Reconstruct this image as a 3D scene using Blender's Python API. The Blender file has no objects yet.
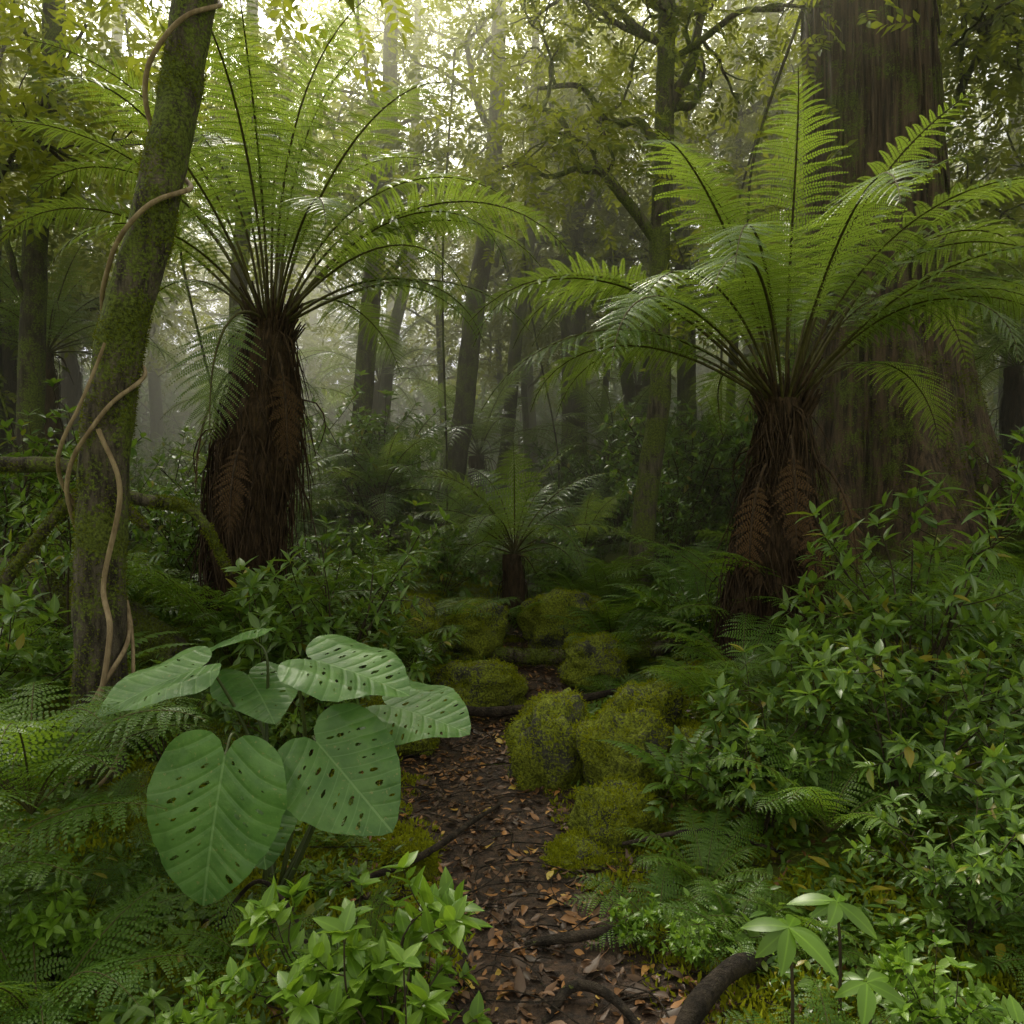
import bpy, math, random
import numpy as np
from mathutils import Vector, Matrix
from mathutils.geometry import delaunay_2d_cdt
rng = np.random.default_rng(11)
random.seed(5)
scene = bpy.context.scene
COL = scene.collection
PI = math.pi

# ------------------------------------------------------------------ helpers
def nrm(a):
    return a / np.maximum(np.linalg.norm(a, axis=-1, keepdims=True), 1e-9)

def smooth(t):
    t = np.clip(t, 0, 1)
    return t*t*(3-2*t)

def frames(d, up):
    y = nrm(np.asarray(d, float)); up = np.asarray(up, float)
    x = np.cross(y, up)
    bad = np.linalg.norm(x, axis=-1) < 1e-4
    x[bad] = np.cross(y[bad], np.array([1., .3, .2]))
    x = nrm(x); z = np.cross(x, y)
    return np.stack([x, y, z], axis=-1)

class MB:
    def __init__(s):
        s.V=[]; s.L=[]; s.F=[]; s.n=0
    def add(s, v, f, mat=0, lc=None):
        v = np.asarray(v, float).reshape(-1, 3); f = np.asarray(f, int)
        if lc is None: lc = np.zeros((len(v), 3))
        s.V.append(v); s.L.append(np.asarray(lc, float)); s.F.append((f+s.n, mat)); s.n += len(v)
    def scatter(s, T, R, t, sc, rnd, mat=0):
        tv, tf, tl = T
        K = len(t)
        if K == 0: return
        sc = np.asarray(sc, float)
        if sc.ndim == 1: sc = np.repeat(sc[:, None], 3, 1)
        loc = tv[None]*sc[:, None, :]
        v = np.einsum('kij,knj->kni', R, loc) + t[:, None, :]
        lc = np.repeat(tl[None], K, 0).copy()
        lc[:, :, 2] = np.asarray(rnd)[:, None]
        f = tf[None] + (np.arange(K)*len(tv))[:, None, None]
        s.add(v.reshape(-1, 3), f.reshape(-1, tf.shape[1]), mat, lc.reshape(-1, 3))
    def mesh(s, name, mats, smooth_shade=True):
        me = bpy.data.meshes.new(name)
        V = np.concatenate(s.V); L = np.concatenate(s.L)
        me.vertices.add(len(V)); me.vertices.foreach_set('co', V.astype(np.float32).ravel())
        loops = np.concatenate([f.ravel() for f, m in s.F])
        tot = np.concatenate([np.full(len(f), f.shape[1]) for f, m in s.F])
        mi = np.concatenate([np.full(len(f), m) for f, m in s.F])
        start = np.concatenate([[0], np.cumsum(tot)[:-1]])
        me.loops.add(len(loops)); me.loops.foreach_set('vertex_index', loops.astype(np.int32))
        me.polygons.add(len(tot))
        me.polygons.foreach_set('loop_start', start.astype(np.int32))
        me.polygons.foreach_set('loop_total', tot.astype(np.int32))
        me.polygons.foreach_set('material_index', mi.astype(np.int32))
        me.polygons.foreach_set('use_smooth', np.full(len(tot), smooth_shade))
        me.update(calc_edges=True)
        at = me.attributes.new('lc', 'FLOAT_VECTOR', 'POINT')
        at.data.foreach_set('vector', L.astype(np.float32).ravel())
        for m in mats: me.materials.append(m)
        return me
    def obj(s, name, mats, **k):
        return mkobj(name, s.mesh(name, mats, **k))

def mkobj(name, me, loc=(0, 0, 0), rotz=0, sc=1, tilt=(0, 0)):
    o = bpy.data.objects.new(name, me); COL.objects.link(o)
    o.location = loc; o.rotation_euler = (tilt[0], tilt[1], rotz)
    o.scale = (sc, sc, sc) if np.isscalar(sc) else sc
    return o

def instancer(name, child_name, me, P, R, S):
    """one named object whose faces carry copies of its child"""
    P = np.asarray(P); K = len(P)
    q = np.array([[-.5, -.5, 0], [.5, -.5, 0], [.5, .5, 0], [-.5, .5, 0]])
    v = np.einsum('kij,knj->kni', R, q[None]*np.asarray(S)[:, None, None]) + P[:, None]
    mb = MB(); mb.add(v.reshape(-1, 3), np.arange(K*4).reshape(K, 4))
    par = mb.obj(name, [])
    ch = mkobj(child_name, me); ch.parent = par
    par.instance_type = 'FACES'; par.use_instance_faces_scale = True
    par.show_instancer_for_render = False; par.show_instancer_for_viewport = False
    return par

def catmull(P, n):
    P = np.asarray(P, float); m = len(P)
    if m == 2: return P[0]+(P[1]-P[0])*np.linspace(0, 1, n)[:, None]
    Q = np.vstack([2*P[0]-P[1], P, 2*P[-1]-P[-2]])
    u = np.linspace(0, m-1-1e-6, n); i = u.astype(int); t = (u-i)[:, None]
    a, b, c, d = Q[i], Q[i+1], Q[i+2], Q[i+3]
    return .5*((2*b)+(c-a)*t+(2*a-5*b+4*c-d)*t*t+(3*b-a-3*c+d)*t**3)

def pframes(C):
    T = nrm(np.gradient(C, axis=0))
    X = np.zeros_like(C)
    x = np.cross(T[0], [0.1, 1, 0.05]);
    if np.linalg.norm(x) < .1: x = np.cross(T[0], [1, 0, 0])
    for i in range(len(C)):
        x = x - T[i]*np.dot(x, T[i]); x = x/np.linalg.norm(x); X[i] = x
    return T, X, np.cross(T, X)

def tube(mb, pts, rad, n=20, seg=8, mat=0, amp=0., flute=None, rnd=None, freq=1.):
    C = catmull(pts, n)
    r = np.interp(np.linspace(0, 1, n), np.linspace(0, 1, len(rad)), rad)
    T, X, Y = pframes(C)
    a = np.linspace(0, 2*PI, seg, endpoint=False)
    L = np.concatenate([[0], np.cumsum(np.linalg.norm(np.diff(C, axis=0), axis=1))])
    rr = np.repeat(r[:, None], seg, 1)
    if amp > 0:
        ph = rng.uniform(0, 6.28, 12); g = 0
        for k in range(6):
            g = g+np.sin((k//2+1)*a[None]+ph[k]+L[:, None]*freq*(1+k*1.3)*(-1)**k)*np.sin(L[:, None]*freq*(.7+k)+ph[k+6])/(1+.4*k)
        rr = rr*(1+amp*g)
    if flute is not None: rr = rr*flute(a[None], L[:, None], np.linspace(0, 1, n)[:, None])
    v = C[:, None]+X[:, None]*(np.cos(a)[None, :, None]*rr[..., None])+Y[:, None]*(np.sin(a)[None, :, None]*rr[..., None])
    i = np.arange(n-1)[:, None]; j = np.arange(seg)[None]
    f = np.stack([i*seg+j, i*seg+(j+1) % seg, (i+1)*seg+(j+1) % seg, (i+1)*seg+j], -1).reshape(-1, 4)
    lc = np.zeros((n, seg, 3)); lc[..., 0] = a[None]/6.28; lc[..., 1] = L[:, None]; lc[..., 2] = rng.random() if rnd is None else rnd
    mb.add(v.reshape(-1, 3), f, mat, lc.reshape(-1, 3))
    return C

# leaf templates (unit length along +Y)
def leaf_T(w=.35, rows=(0, .12, .35, .6, .82, 1), prof=(.03, .55, 1, .85, .42, 0.01), fold=.12, droop=.18, wave=0.):
    V=[]; L=[]
    for v, p in zip(rows, prof):
        for u in (-1, 0, 1):
            V.append((u*p*w/2*1.0, v*(1-.15*droop*v), fold*abs(u)*p*w-droop*v*v+wave*math.sin(v*9+u*1.5)*abs(u)))
            L.append((u*p, v, 0))
    F=[]
    for i in range(len(rows)-1):
        for j in (0, 1):
            a = i*3+j; F.append((a, a+1, a+4, a+3))
    return np.array(V), np.array(F), np.array(L)
LEAF = leaf_T(.40)
LEAFN = leaf_T(.26, droop=.25)
LEAFB = leaf_T(.5, prof=(.1, .8, 1, .8, .4, .01), droop=.15)
DIA = (np.array([[0, 0, 0], [.2, .42, .05], [0, 1, -.12], [-.2, .42, .05]]), np.array([[0, 1, 2], [0, 2, 3]]),
       np.array([[0, 0, 0], [1, .4, 0], [0, 1, 0], [-1, .4, 0]], float))
def rr3(n): return rng.normal(size=(n, 3))

# ------------------------------------------------------------------ materials
def newmat(name):
    m = bpy.data.materials.new(name); m.use_nodes = True
    nt = m.node_tree; nt.nodes.clear()
    return m, nt, nt.nodes, nt.links
def N(nt, t, **k):
    n = nt.nodes.new(t)
    for a, b in k.items():
        if a.startswith('_'): setattr(n, a[1:], b)
        else: n.inputs[a].default_value = b
    return n
def mixc(nt, fac, a, b, mode='MIX'):
    n = nt.nodes.new('ShaderNodeMix'); n.data_type = 'RGBA'; n.blend_type = mode
    for s, v in ((n.inputs[0], fac), (n.inputs[6], a), (n.inputs[7], b)):
        if isinstance(v, bpy.types.NodeSocket): nt.links.new(v, s)
        elif isinstance(v, (int, float)): s.default_value = v
        else: s.default_value = (*v, 1)
    return n.outputs[2]
def math_(nt, op, a, b=0., c=None):
    n = nt.nodes.new('ShaderNodeMath'); n.operation = op
    for s, v in zip(n.inputs, (a, b, c)):
        if v is None: continue
        if isinstance(v, bpy.types.NodeSocket): nt.links.new(v, s)
        else: s.default_value = v
    return n.outputs[0]
def ramp(nt, x, a, b):
    n = nt.nodes.new('ShaderNodeMapRange'); n.interpolation_type = 'SMOOTHSTEP'
    nt.links.new(x, n.inputs[0]); n.inputs[1].default_value = a; n.inputs[2].default_value = b
    return n.outputs[0]
def noise_(nt, scale, detail=4, rough=.6, vec=None, coord='Object', mapscale=None):
    n = nt.nodes.new('ShaderNodeTexNoise'); n.inputs['Scale'].default_value = scale
    n.inputs['Detail'].default_value = detail; n.inputs['Roughness'].default_value = rough
    if vec is None:
        tc = nt.nodes.new('ShaderNodeTexCoord'); vec = tc.outputs[coord]
    if mapscale:
        mp = nt.nodes.new('ShaderNodeMapping'); mp.inputs['Scale'].default_value = mapscale
        nt.links.new(vec, mp.inputs[0]); vec = mp.outputs[0]
    nt.links.new(vec, n.inputs['Vector'])
    return n.outputs[0]

def leaf_mat(name, c1, c2, tr=(.12, .22, .02), tf=.35, rough=.42, spec=.4, vein=.25, old=None):
    m, nt, nd, lk = newmat(name)
    at = N(nt, 'ShaderNodeAttribute', _attribute_name='lc')
    sp = nd.new('ShaderNodeSeparateXYZ'); lk.new(at.outputs['Vector'], sp.inputs[0])
    oi = nd.new('ShaderNodeObjectInfo')
    r = math_(nt, 'FRACT', math_(nt, 'ADD', sp.outputs[2], math_(nt, 'MULTIPLY', oi.outputs['Random'], .35)))
    c = mixc(nt, r, c1, c2)
    if old:
        c = mixc(nt, ramp(nt, r, .955, .975), c, old)
    if vein:
        au = math_(nt, 'ABSOLUTE', sp.outputs[0])
        vn = math_(nt, 'SUBTRACT', 1., ramp(nt, au, .03, .14))
        c = mixc(nt, math_(nt, 'MULTIPLY', vn, vein), c, tuple(min(1, x*2.2) for x in c2))
    p = N(nt, 'ShaderNodeBsdfPrincipled'); lk.new(c, p.inputs['Base Color'])
    p.inputs['Roughness'].default_value = rough; p.inputs['Specular IOR Level'].default_value = spec
    t = nd.new('ShaderNodeBsdfTranslucent')
    tc = mixc(nt, .65, c, tr); lk.new(tc, t.inputs[0])
    mx = nd.new('ShaderNodeMixShader'); mx.inputs[0].default_value = tf
    lk.new(p.outputs[0], mx.inputs[1]); lk.new(t.outputs[0], mx.inputs[2])
    o = nd.new('ShaderNodeOutputMaterial'); lk.new(mx.outputs[0], o.inputs[0])
    return m

def bark_mat(name, c1, c2, moss=.5, mcol=(.08, .105, .012), vs=(9, 9, 2), bump=.6, sc=2.5):
    m, nt, nd, lk = newmat(name)
    n1 = noise_(nt, sc, 8, .7, mapscale=vs)
    n2 = noise_(nt, 3.2, 6, .7)
    n3 = noise_(nt, 60, 3, .7)
    c = mixc(nt, ramp(nt, n1, .35, .68), c1, c2)
    if moss > 0:
        mf = math_(nt, 'MULTIPLY', ramp(nt, math_(nt, 'ADD', n2, math_(nt, 'MULTIPLY', math_(nt, 'SUBTRACT', n3, .5), .5)), .66-moss*.3, .76-moss*.3), .9)
        mc = mixc(nt, ramp(nt, n3, .3, .7), tuple(x*.3 for x in mcol), tuple(x*1.6 for x in mcol))
        c = mixc(nt, mf, c, mc)
    p = N(nt, 'ShaderNodeBsdfPrincipled', Roughness=.85); lk.new(c, p.inputs['Base Color'])
    p.inputs['Specular IOR Level'].default_value = .25
    b = nd.new('ShaderNodeBump'); b.inputs['Strength'].default_value = bump; b.inputs['Distance'].default_value = .05
    hh = math_(nt, 'ADD', n1, math_(nt, 'MULTIPLY', n3, .45)); lk.new(hh, b.inputs['Height']); lk.new(b.outputs[0], p.inputs['Normal'])
    o = nd.new('ShaderNodeOutputMaterial'); lk.new(p.outputs[0], o.inputs[0])
    return m

M_fern = leaf_mat('tree_fern_frond', (.055, .125, .025), (.12, .205, .038), tr=(.38, .5, .045), tf=.48, rough=.34, vein=0, spec=.6)
M_fernstem = bark_mat('fern_stipe', (.045, .036, .014), (.09, .085, .025), 0, bump=.1)
M_gfern = leaf_mat('ground_fern_leaf', (.05, .12, .013), (.12, .21, .022), tr=(.30, .45, .03), tf=.4, vein=0, spec=.35)
M_leaf = leaf_mat('shrub_leaf', (.05, .11, .02), (.12, .20, .032), tr=(.29, .45, .03), tf=.35, rough=.36, spec=.5, old=(.25, .2, .02))
M_leafb = leaf_mat('bright_leaf', (.085, .175, .015), (.16, .27, .025), tr=(.32, .5, .03), tf=.35, rough=.38, spec=.45)
M_can = leaf_mat('canopy_leaf', (.055, .09, .012), (.11, .15, .018), tr=(.42, .45, .04), tf=.5, rough=.5, vein=0, spec=.3)
M_moss = leaf_mat('moss_tuft', (.15, .17, .008), (.27, .30, .014), tr=(.44, .44, .02), tf=.3, rough=.8, vein=0, spec=.1)
M_mossd = leaf_mat('bark_moss', (.07, .085, .008), (.13, .15, .014), tr=(.22, .24, .02), tf=.3, rough=.8, vein=0, spec=.1)
M_stem = bark_mat('woody_stem', (.03, .022, .014), (.07, .055, .03), 0, bump=.2)
M_bark = bark_mat('mossy_bark', (.025, .02, .014), (.15, .125, .09), .75, mcol=(.10, .13, .016), bump=1.)
M_barkd = bark_mat('dark_bark', (.016, .013, .009), (.07, .056, .038), .6)
M_big = bark_mat('fibrous_bark', (.018, .012, .008), (.13, .085, .053), .5, vs=(10, 10, .55), bump=1., sc=2.)
M_fib = bark_mat('fern_trunk_fibre', (.022, .014, .008), (.09, .055, .03), .0, vs=(14, 14, 2))
M_vine = bark_mat('vine_bark', (.15, .105, .06), (.3, .23, .14), 0, bump=.3)
M_rootw = bark_mat('root_bark', (.016, .012, .009), (.07, .052, .038), .1, bump=.8, vs=(6, 6, 6))
M_rock = bark_mat('mossy_stone', (.04, .04, .033), (.11, .10, .085), .9, mcol=(.17, .20, .014), vs=(3, 3, 3), bump=.8)

def litter_mat():
    m, nt, nd, lk = newmat('dead_leaf')
    at = N(nt, 'ShaderNodeAttribute', _attribute_name='lc')
    sp = nd.new('ShaderNodeSeparateXYZ'); lk.new(at.outputs['Vector'], sp.inputs[0])
    cr = nd.new('ShaderNodeValToRGB'); lk.new(sp.outputs[2], cr.inputs[0])
    e = cr.color_ramp.elements
    e[0].color = (.035, .02, .012, 1); e[1].color = (.45, .34, .1, 1); e[1].position = 1.
    for pos, c in ((.4, (.1, .048, .022)), (.65, (.22, .1, .036)), (.85, (.38, .17, .045)), (.95, (.48, .36, .05))):
        x = e.new(pos); x.color = (*c, 1)
    p = N(nt, 'ShaderNodeBsdfPrincipled', Roughness=.5); lk.new(cr.outputs[0], p.inputs['Base Color'])
    o = nd.new('ShaderNodeOutputMaterial'); lk.new(p.outputs[0], o.inputs[0])
    return m
M_lit = litter_mat()

def ground_mat():
    m, nt, nd, lk = newmat('forest_floor')
    at = N(nt, 'ShaderNodeAttribute', _attribute_name='lc')
    sp = nd.new('ShaderNodeSeparateXYZ'); lk.new(at.outputs['Vector'], sp.inputs[0])
    n1 = noise_(nt, 22, 8, .7); n2 = noise_(nt, 2.2, 4); n3 = noise_(nt, 90, 3)
    soil = mixc(nt, ramp(nt, n1, .35, .7), (.02, .012, .008), (.11, .062, .037))
    moss = mixc(nt, n3, (.04, .055, .005), (.16, .19, .014))
    f = ramp(nt, math_(nt, 'ADD', sp.outputs[0], math_(nt, 'MULTIPLY', math_(nt, 'SUBTRACT', n2, .5), 1.8)), .35, .6)
    c = mixc(nt, f, soil, moss)
    p = N(nt, 'ShaderNodeBsdfPrincipled', Roughness=.8); lk.new(c, p.inputs['Base Color'])
    b = nd.new('ShaderNodeBump'); b.inputs['Strength'].default_value = .9; b.inputs['Distance'].default_value = .03
    lk.new(math_(nt, 'ADD', n1, math_(nt, 'MULTIPLY', n3, .5)), b.inputs['Height']); lk.new(b.outputs[0], p.inputs['Normal'])
    o = nd.new('ShaderNodeOutputMaterial'); lk.new(p.outputs[0], o.inputs[0])
    return m
M_ground = ground_mat()

# ------------------------------------------------------------------ terrain
def pathc(y): return np.interp(y, [0, 2.5, 3.8, 5.35, 7, 9, 12], [.35, .2, -.1, -.3, .35, .6, .6])
def H(x, y):
    x = np.asarray(x, float); y = np.asarray(y, float)
    dx = np.abs(x-pathc(y)); s = smooth((dx-.4)/1.7)
    z = s*(.08+.4*smooth((y-3)/3.))+.15*np.clip(y-6, 0, 6)+.02*np.clip(y-12, 0, 100)
    z = z+(.06*np.sin(x*2.1+y*1.3)+.05*np.sin(x*-1.4+y*2.7+1)+.03*np.sin(x*5+1.7*y))*(.25+.75*s)
    z = z+.012*np.sin(x*13+y*7)*np.sin(y*11-x*5)
    return z
mb = MB()
gx = np.sinh(np.linspace(-4.6, 4.6, 340))/np.sinh(4.6)*220
gy = np.sinh(np.linspace(-3.2, 4.6, 320))/np.sinh(4.6)*300+3
X, Y = np.meshgrid(gx, gy)
Z = H(X, Y)
s = smooth((np.abs(X-pathc(Y))-.3)/.5)
nx, ny = len(gx), len(gy)
i = np.arange(ny-1)[:, None]; j = np.arange(nx-1)[None]
f = np.stack([i*nx+j, i*nx+j+1, (i+1)*nx+j+1, (i+1)*nx+j], -1).reshape(-1, 4)
mb.add(np.stack([X, Y, Z], -1).reshape(-1, 3), f, 0, np.stack([s, s*0, s*0], -1).reshape(-1, 3))
mb.obj('ground', [M_ground])

# ------------------------------------------------------------------ ferns
def frond(mb, base, az, L, el0, droop, plen, npin=34, npl=20, stipe=.18, m_l=0, m_s=1, thick=.012, twist=0., pexp=1.4, rnd=None):
    rnd = rng.random() if rnd is None else rnd
    n = 40; t = np.linspace(0, 1, n)
    el = el0-droop*t**pexp; a = az+twist*t*t
    T = np.stack([np.cos(el)*np.cos(a), np.cos(el)*np.sin(a), np.sin(el)], -1)
    C = np.asarray(base)+np.concatenate([np.zeros((1, 3)), np.cumsum((T[1:]+T[:-1])/2*L/(n-1), 0)])
    Nn = np.stack([-np.sin(el)*np.cos(a), -np.sin(el)*np.sin(a), np.cos(el)], -1)
    roll = rng.normal(0, .2)
    S = np.cross(T, Nn); Nn, S = Nn*math.cos(roll)+S*math.sin(roll), S*math.cos(roll)-Nn*math.sin(roll)
    tube(mb, C[::3], [thick, thick*.75, thick*.2], n=18, seg=5, mat=m_s)
    ti = np.linspace(stipe, .99, npin); u = (ti-stipe)/(1-stipe)
    prof = (.3+.7*np.clip(u/.3, 0, 1)**.8)*(1-u**2.4)+.03
    g = lambda A: np.stack([np.interp(ti, t, A[:, k]) for k in range(3)], -1)
    Ci, Ti, Ni, Si = g(C), nrm(g(T)), nrm(g(Nn)), nrm(g(S))
    ang = np.radians(6+34*u)+rng.normal(0, .05, npin)
    side = np.array([1, -1.])
    D = Si[:, None]*side[None, :, None]*np.cos(ang)[:, None, None]+Ti[:, None]*np.sin(ang)[:, None, None]+Ni[:, None]*.08
    D = nrm(D+rng.normal(0, .06, D.shape))
    pl = plen*prof[:, None]*rng.uniform(.86, 1.08, (npin, 2))
    sj = np.linspace(.03, 1, npl)
    zz = np.array([0, 0, -1.])
    sag = rng.uniform(.2, .42, (npin, 2))
    Pc = Ci[:, None, None]+D[:, :, None]*(pl[:, :, None]*sj)[..., None]+zz*(pl[:, :, None]*sag[:, :, None]*sj**2)[..., None]
    Pm = Pc[:, :, ::max(1, npl//4)]; k = Pm.shape[2]
    off = Ti[:, None, None]*(thick*.13)
    vv = np.stack([Pm-off, Pm+off], 3).reshape(-1, 3)
    q = np.arange(npin*2)[:, None]*(k*2)+np.arange(k-1)[None]*2
    mb.add(vv, np.stack([q, q+1, q+3, q+2], -1).reshape(-1, 4), m_s)
    sp = L*(1-stipe)/npin
    w0 = sp*.6
    pw = (w0*(1-.8*sj**1.6))[None, None]*np.clip(pl/plen*1.8, .45, 1)[:, :, None]
    Dl = nrm(D[:, :, None]+zz*(2*sag[:, :, None]*sj)[..., None])
    Q = np.cross(np.broadcast_to(Ni[:, None, None], Dl.shape), Dl)
    Q = nrm(Q)
    step = pl[:, :, None]/npl
    vs = []
    for sg in (1, -1):
        d = nrm(Q*sg+Dl*.35-Ni[:, None, None]*.22)
        d = d+rng.normal(0, .06, d.shape)
        w = (step*.43)[..., None]*Dl
        p0 = Pc-w*.7; p3 = Pc+w*.7
        p2 = Pc+d*pw[..., None]
        p1 = Pc+d*(pw*.6)[..., None]-w*.8; p4 = Pc+d*(pw*.6)[..., None]+w*.9
        vs.append(np.stack([p0, p1, p2, p4, p3], -2))
    v = np.stack(vs, 3).reshape(-1, 3); K = len(v)//5
    lc = np.zeros((len(v), 3)); lc[:, 0] = 1; lc[:, 2] = np.clip(rnd*.6+rng.normal(0, .08, K).repeat(5), 0, .6)
    mb.add(v, np.arange(K*5).reshape(K, 5), m_l, lc)
    return C

def simple_frond(mb, base, az, L, el0, droop, plen, npin=22, stipe=.15, m_l=0, m_s=1, thick=.005):
    n = 20; t = np.linspace(0, 1, n); el = el0-droop*t**1.3
    T = np.stack([np.cos(el)*math.cos(az), np.cos(el)*math.sin(az), np.sin(el)], -1)
    C = np.asarray(base)+np.concatenate([np.zeros((1, 3)), np.cumsum((T[1:]+T[:-1])/2*L/(n-1), 0)])
    Nn = np.stack([-np.sin(el)*math.cos(az), -np.sin(el)*math.sin(az), np.cos(el)], -1); S = np.cross(T, Nn)
    tube(mb, C[::3], [thick, thick*.3], n=8, seg=4, mat=m_s)
    ti = np.linspace(stipe, 1, npin); u = (ti-stipe)/(1-stipe)
    g = lambda A: np.stack([np.interp(ti, t, A[:, k]) for k in range(3)], -1)
    Ci, Ti, Ni, Si = g(C), g(T), g(Nn), g(S)
    pl = plen*((.4+.6*np.clip(u/.3, 0, 1))*(1-u**2.2)+.05)
    for sg in (1, -1):
        D = Si*sg+Ti*(.25+.5*u)[:, None]+rng.normal(0, .06, Si.shape)
        w = L/npin*1.0
        sc = np.stack([np.full(npin, w/.26), pl, pl], -1)
        mb.scatter(LEAFN, frames(D, Ni), Ci, sc, np.clip(rng.normal(.3, .15, npin), 0, .6), m_l)

def skirt(mb, base, top, r_prof, n, mat, lmin=.3, lmax=.9, zr=(.15, 1.), outk=.08):
    base = np.asarray(base, float); top = np.asarray(top, float)
    for k in range(n):
        t = rng.uniform(*zr); a = rng.uniform(0, 2*PI); r = np.interp(t, np.linspace(0, 1, len(r_prof)), r_prof)*rng.uniform(.85, 1.08)
        p = base+(top-base)*t; o = np.array([math.cos(a), math.sin(a), 0]); L = rng.uniform(lmin, lmax)
        L = min(L, (p[2]-base[2])*.9+.05)
        out = rng.uniform(.0, outk)*L/.6; sw = rng.normal(0, .06)
        if rng.random() < .06: out *= 2.5; L *= .6
        tn = np.array([-o[1], o[0], 0])
        P = [p+o*r*.8, p+o*(r+out*.7)+[0, 0, -.08*L]+tn*sw, p+o*(r+out)+[0, 0, -.5*L]+tn*sw*2, p+o*(r+out*.6)+[0, 0, -L]+tn*sw*3]
        w = rng.uniform(.003, .011)
        tube(mb, P, [w, w*.8, w*.3], n=7, seg=3, mat=mat)

M_deadf = leaf_mat('dead_frond', (.055, .032, .016), (.12, .068, .032), tr=(.16, .1, .04), tf=.2, rough=.8, vein=0, spec=.1)
def tree_fern(name, base, top, r_prof, fronds, skirt_n, dead=(), mats=None, det=1.):
    mb = MB(); base = np.array(base, float); top = np.array(top, float)
    mid = (base+top)/2+np.array([.03, 0, 0])
    tube(mb, [base-[0, 0, .2], mid, top], r_prof, n=80, seg=48, mat=2, amp=.09, freq=3, flute=lambda a, L, t: 1+.07*np.sin(a*13+np.sin(L*3)*2)+.05*np.sin(a*23+L*5))
    skirt(mb, base, top, r_prof, skirt_n, 2)
    for k in range(int(70*det)):
        a = rng.uniform(0, 2*PI); o = np.array([math.cos(a), math.sin(a), 0]); e = rng.uniform(.2, .6)
        p = top-np.array([0, 0, rng.uniform(.0, .35)])
        tube(mb, [p+o*.06, p+o*(.13)+[0, 0, .1], p+o*(.16+.2*e)+[0, 0, .3]], [.02, .014, .006], n=5, seg=4, mat=2)
    for fr in fronds:
        az, L, el0, dr, pl = fr[:5]
        o = np.array([math.cos(az), math.sin(az), 0])
        frond(mb, top+o*.06-[0, 0, .05], az, L, el0, dr, pl, npin=int(36*det), npl=int(20*det), stipe=.25+rng.uniform(0, .08), twist=rng.normal(0, .3), rnd=rng.uniform(.0, 1.),
              thick=.013, pexp=fr[5] if len(fr) > 5 else rng.uniform(1.5, 2.1))
    for (az, dz, L) in dead:   # dead brown fronds hanging against the trunk
        o = np.array([math.cos(az), math.sin(az), 0])
        frond(mb, top+o*(.24+dz*.08)-[0, 0, dz], az, L, -.5, 1.1, .17, npin=15, npl=9, stipe=.25, m_l=3, m_s=2, thick=.012, pexp=.4)
    return mb.obj(name, mats or [M_fern, M_fernstem, M_fib, M_deadf])

D2 = math.radians
def ring(n, el, Lr, dr, pl, jit=.15, a0=0.):
    return [(a0+2*PI*k/n+rng.normal(0, jit), rng.uniform(*Lr), el+rng.normal(0, .1), rng.uniform(*dr), pl*rng.uniform(.85, 1.1)) for k in range(n)]

lf = ring(8, D2(80), (2.6, 3.0), (.8, 1.5), .42)+ring(11, D2(63), (2.5, 3.0), (1.6, 2.2), .44, a0=.2)+ring(8, D2(40), (2.0, 2.5), (1.5, 2.1), .4, a0=.5)
lf += [(D2(-98), 1.7, .55, 2.3, .36, .7), (D2(-30), 2.2, D2(35), 1.8, .38), (D2(0), 2.3, D2(30), 1.5, .38), (D2(-10), 2.5, D2(50), 2.3, .4), (D2(12), 2.7, D2(55), 1.9, .42)]
zb = float(H(-2.3, 6.5))
tree_fern('tree_fern', (-2.3, 6.5, zb), (-1.97, 6.5, 3.15), [.15, .19, .24, .29, .31, .28, .22, .15], lf, 900, [(D2(-60), .3, 1.), (D2(-150), .4, 1.1), (D2(-105), .9, .9)])
rf = ring(7, D2(78), (2.2, 2.5), (.9, 1.6), .42)+ring(12, D2(60), (2.5, 2.9), (1.7, 2.3), .44, a0=.1)+ring(9, D2(40), (2.2, 2.7), (1.5, 2.1), .42, a0=.35)
rf += [(D2(182), 2.9, D2(48), 2.1, .42), (D2(200), 2.6, D2(36), 1.7, .4), (D2(165), 2.7, D2(60), 2.3, .42), (D2(-5), 2.7, D2(55), 1.9, .44), (D2(8), 2.8, D2(65), 2.0, .44), (D2(-25), 2.3, D2(52), 2.2, .44), (D2(-45), 2.0, D2(48), 2.4, .42), (D2(-140), 2.1, D2(55), 2.3, .42)]
zb = float(H(1.95, 6))
tree_fern('tree_fern', (1.92, 6, zb), (2.05, 6, 2.45), [.27, .30, .32, .30, .25, .19, .15, .12], rf, 1000, [(D2(-85), .75, .8), (D2(-40), .5, .9), (D2(-135), .5, .9), (D2(-100), .3, .9)])

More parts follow.
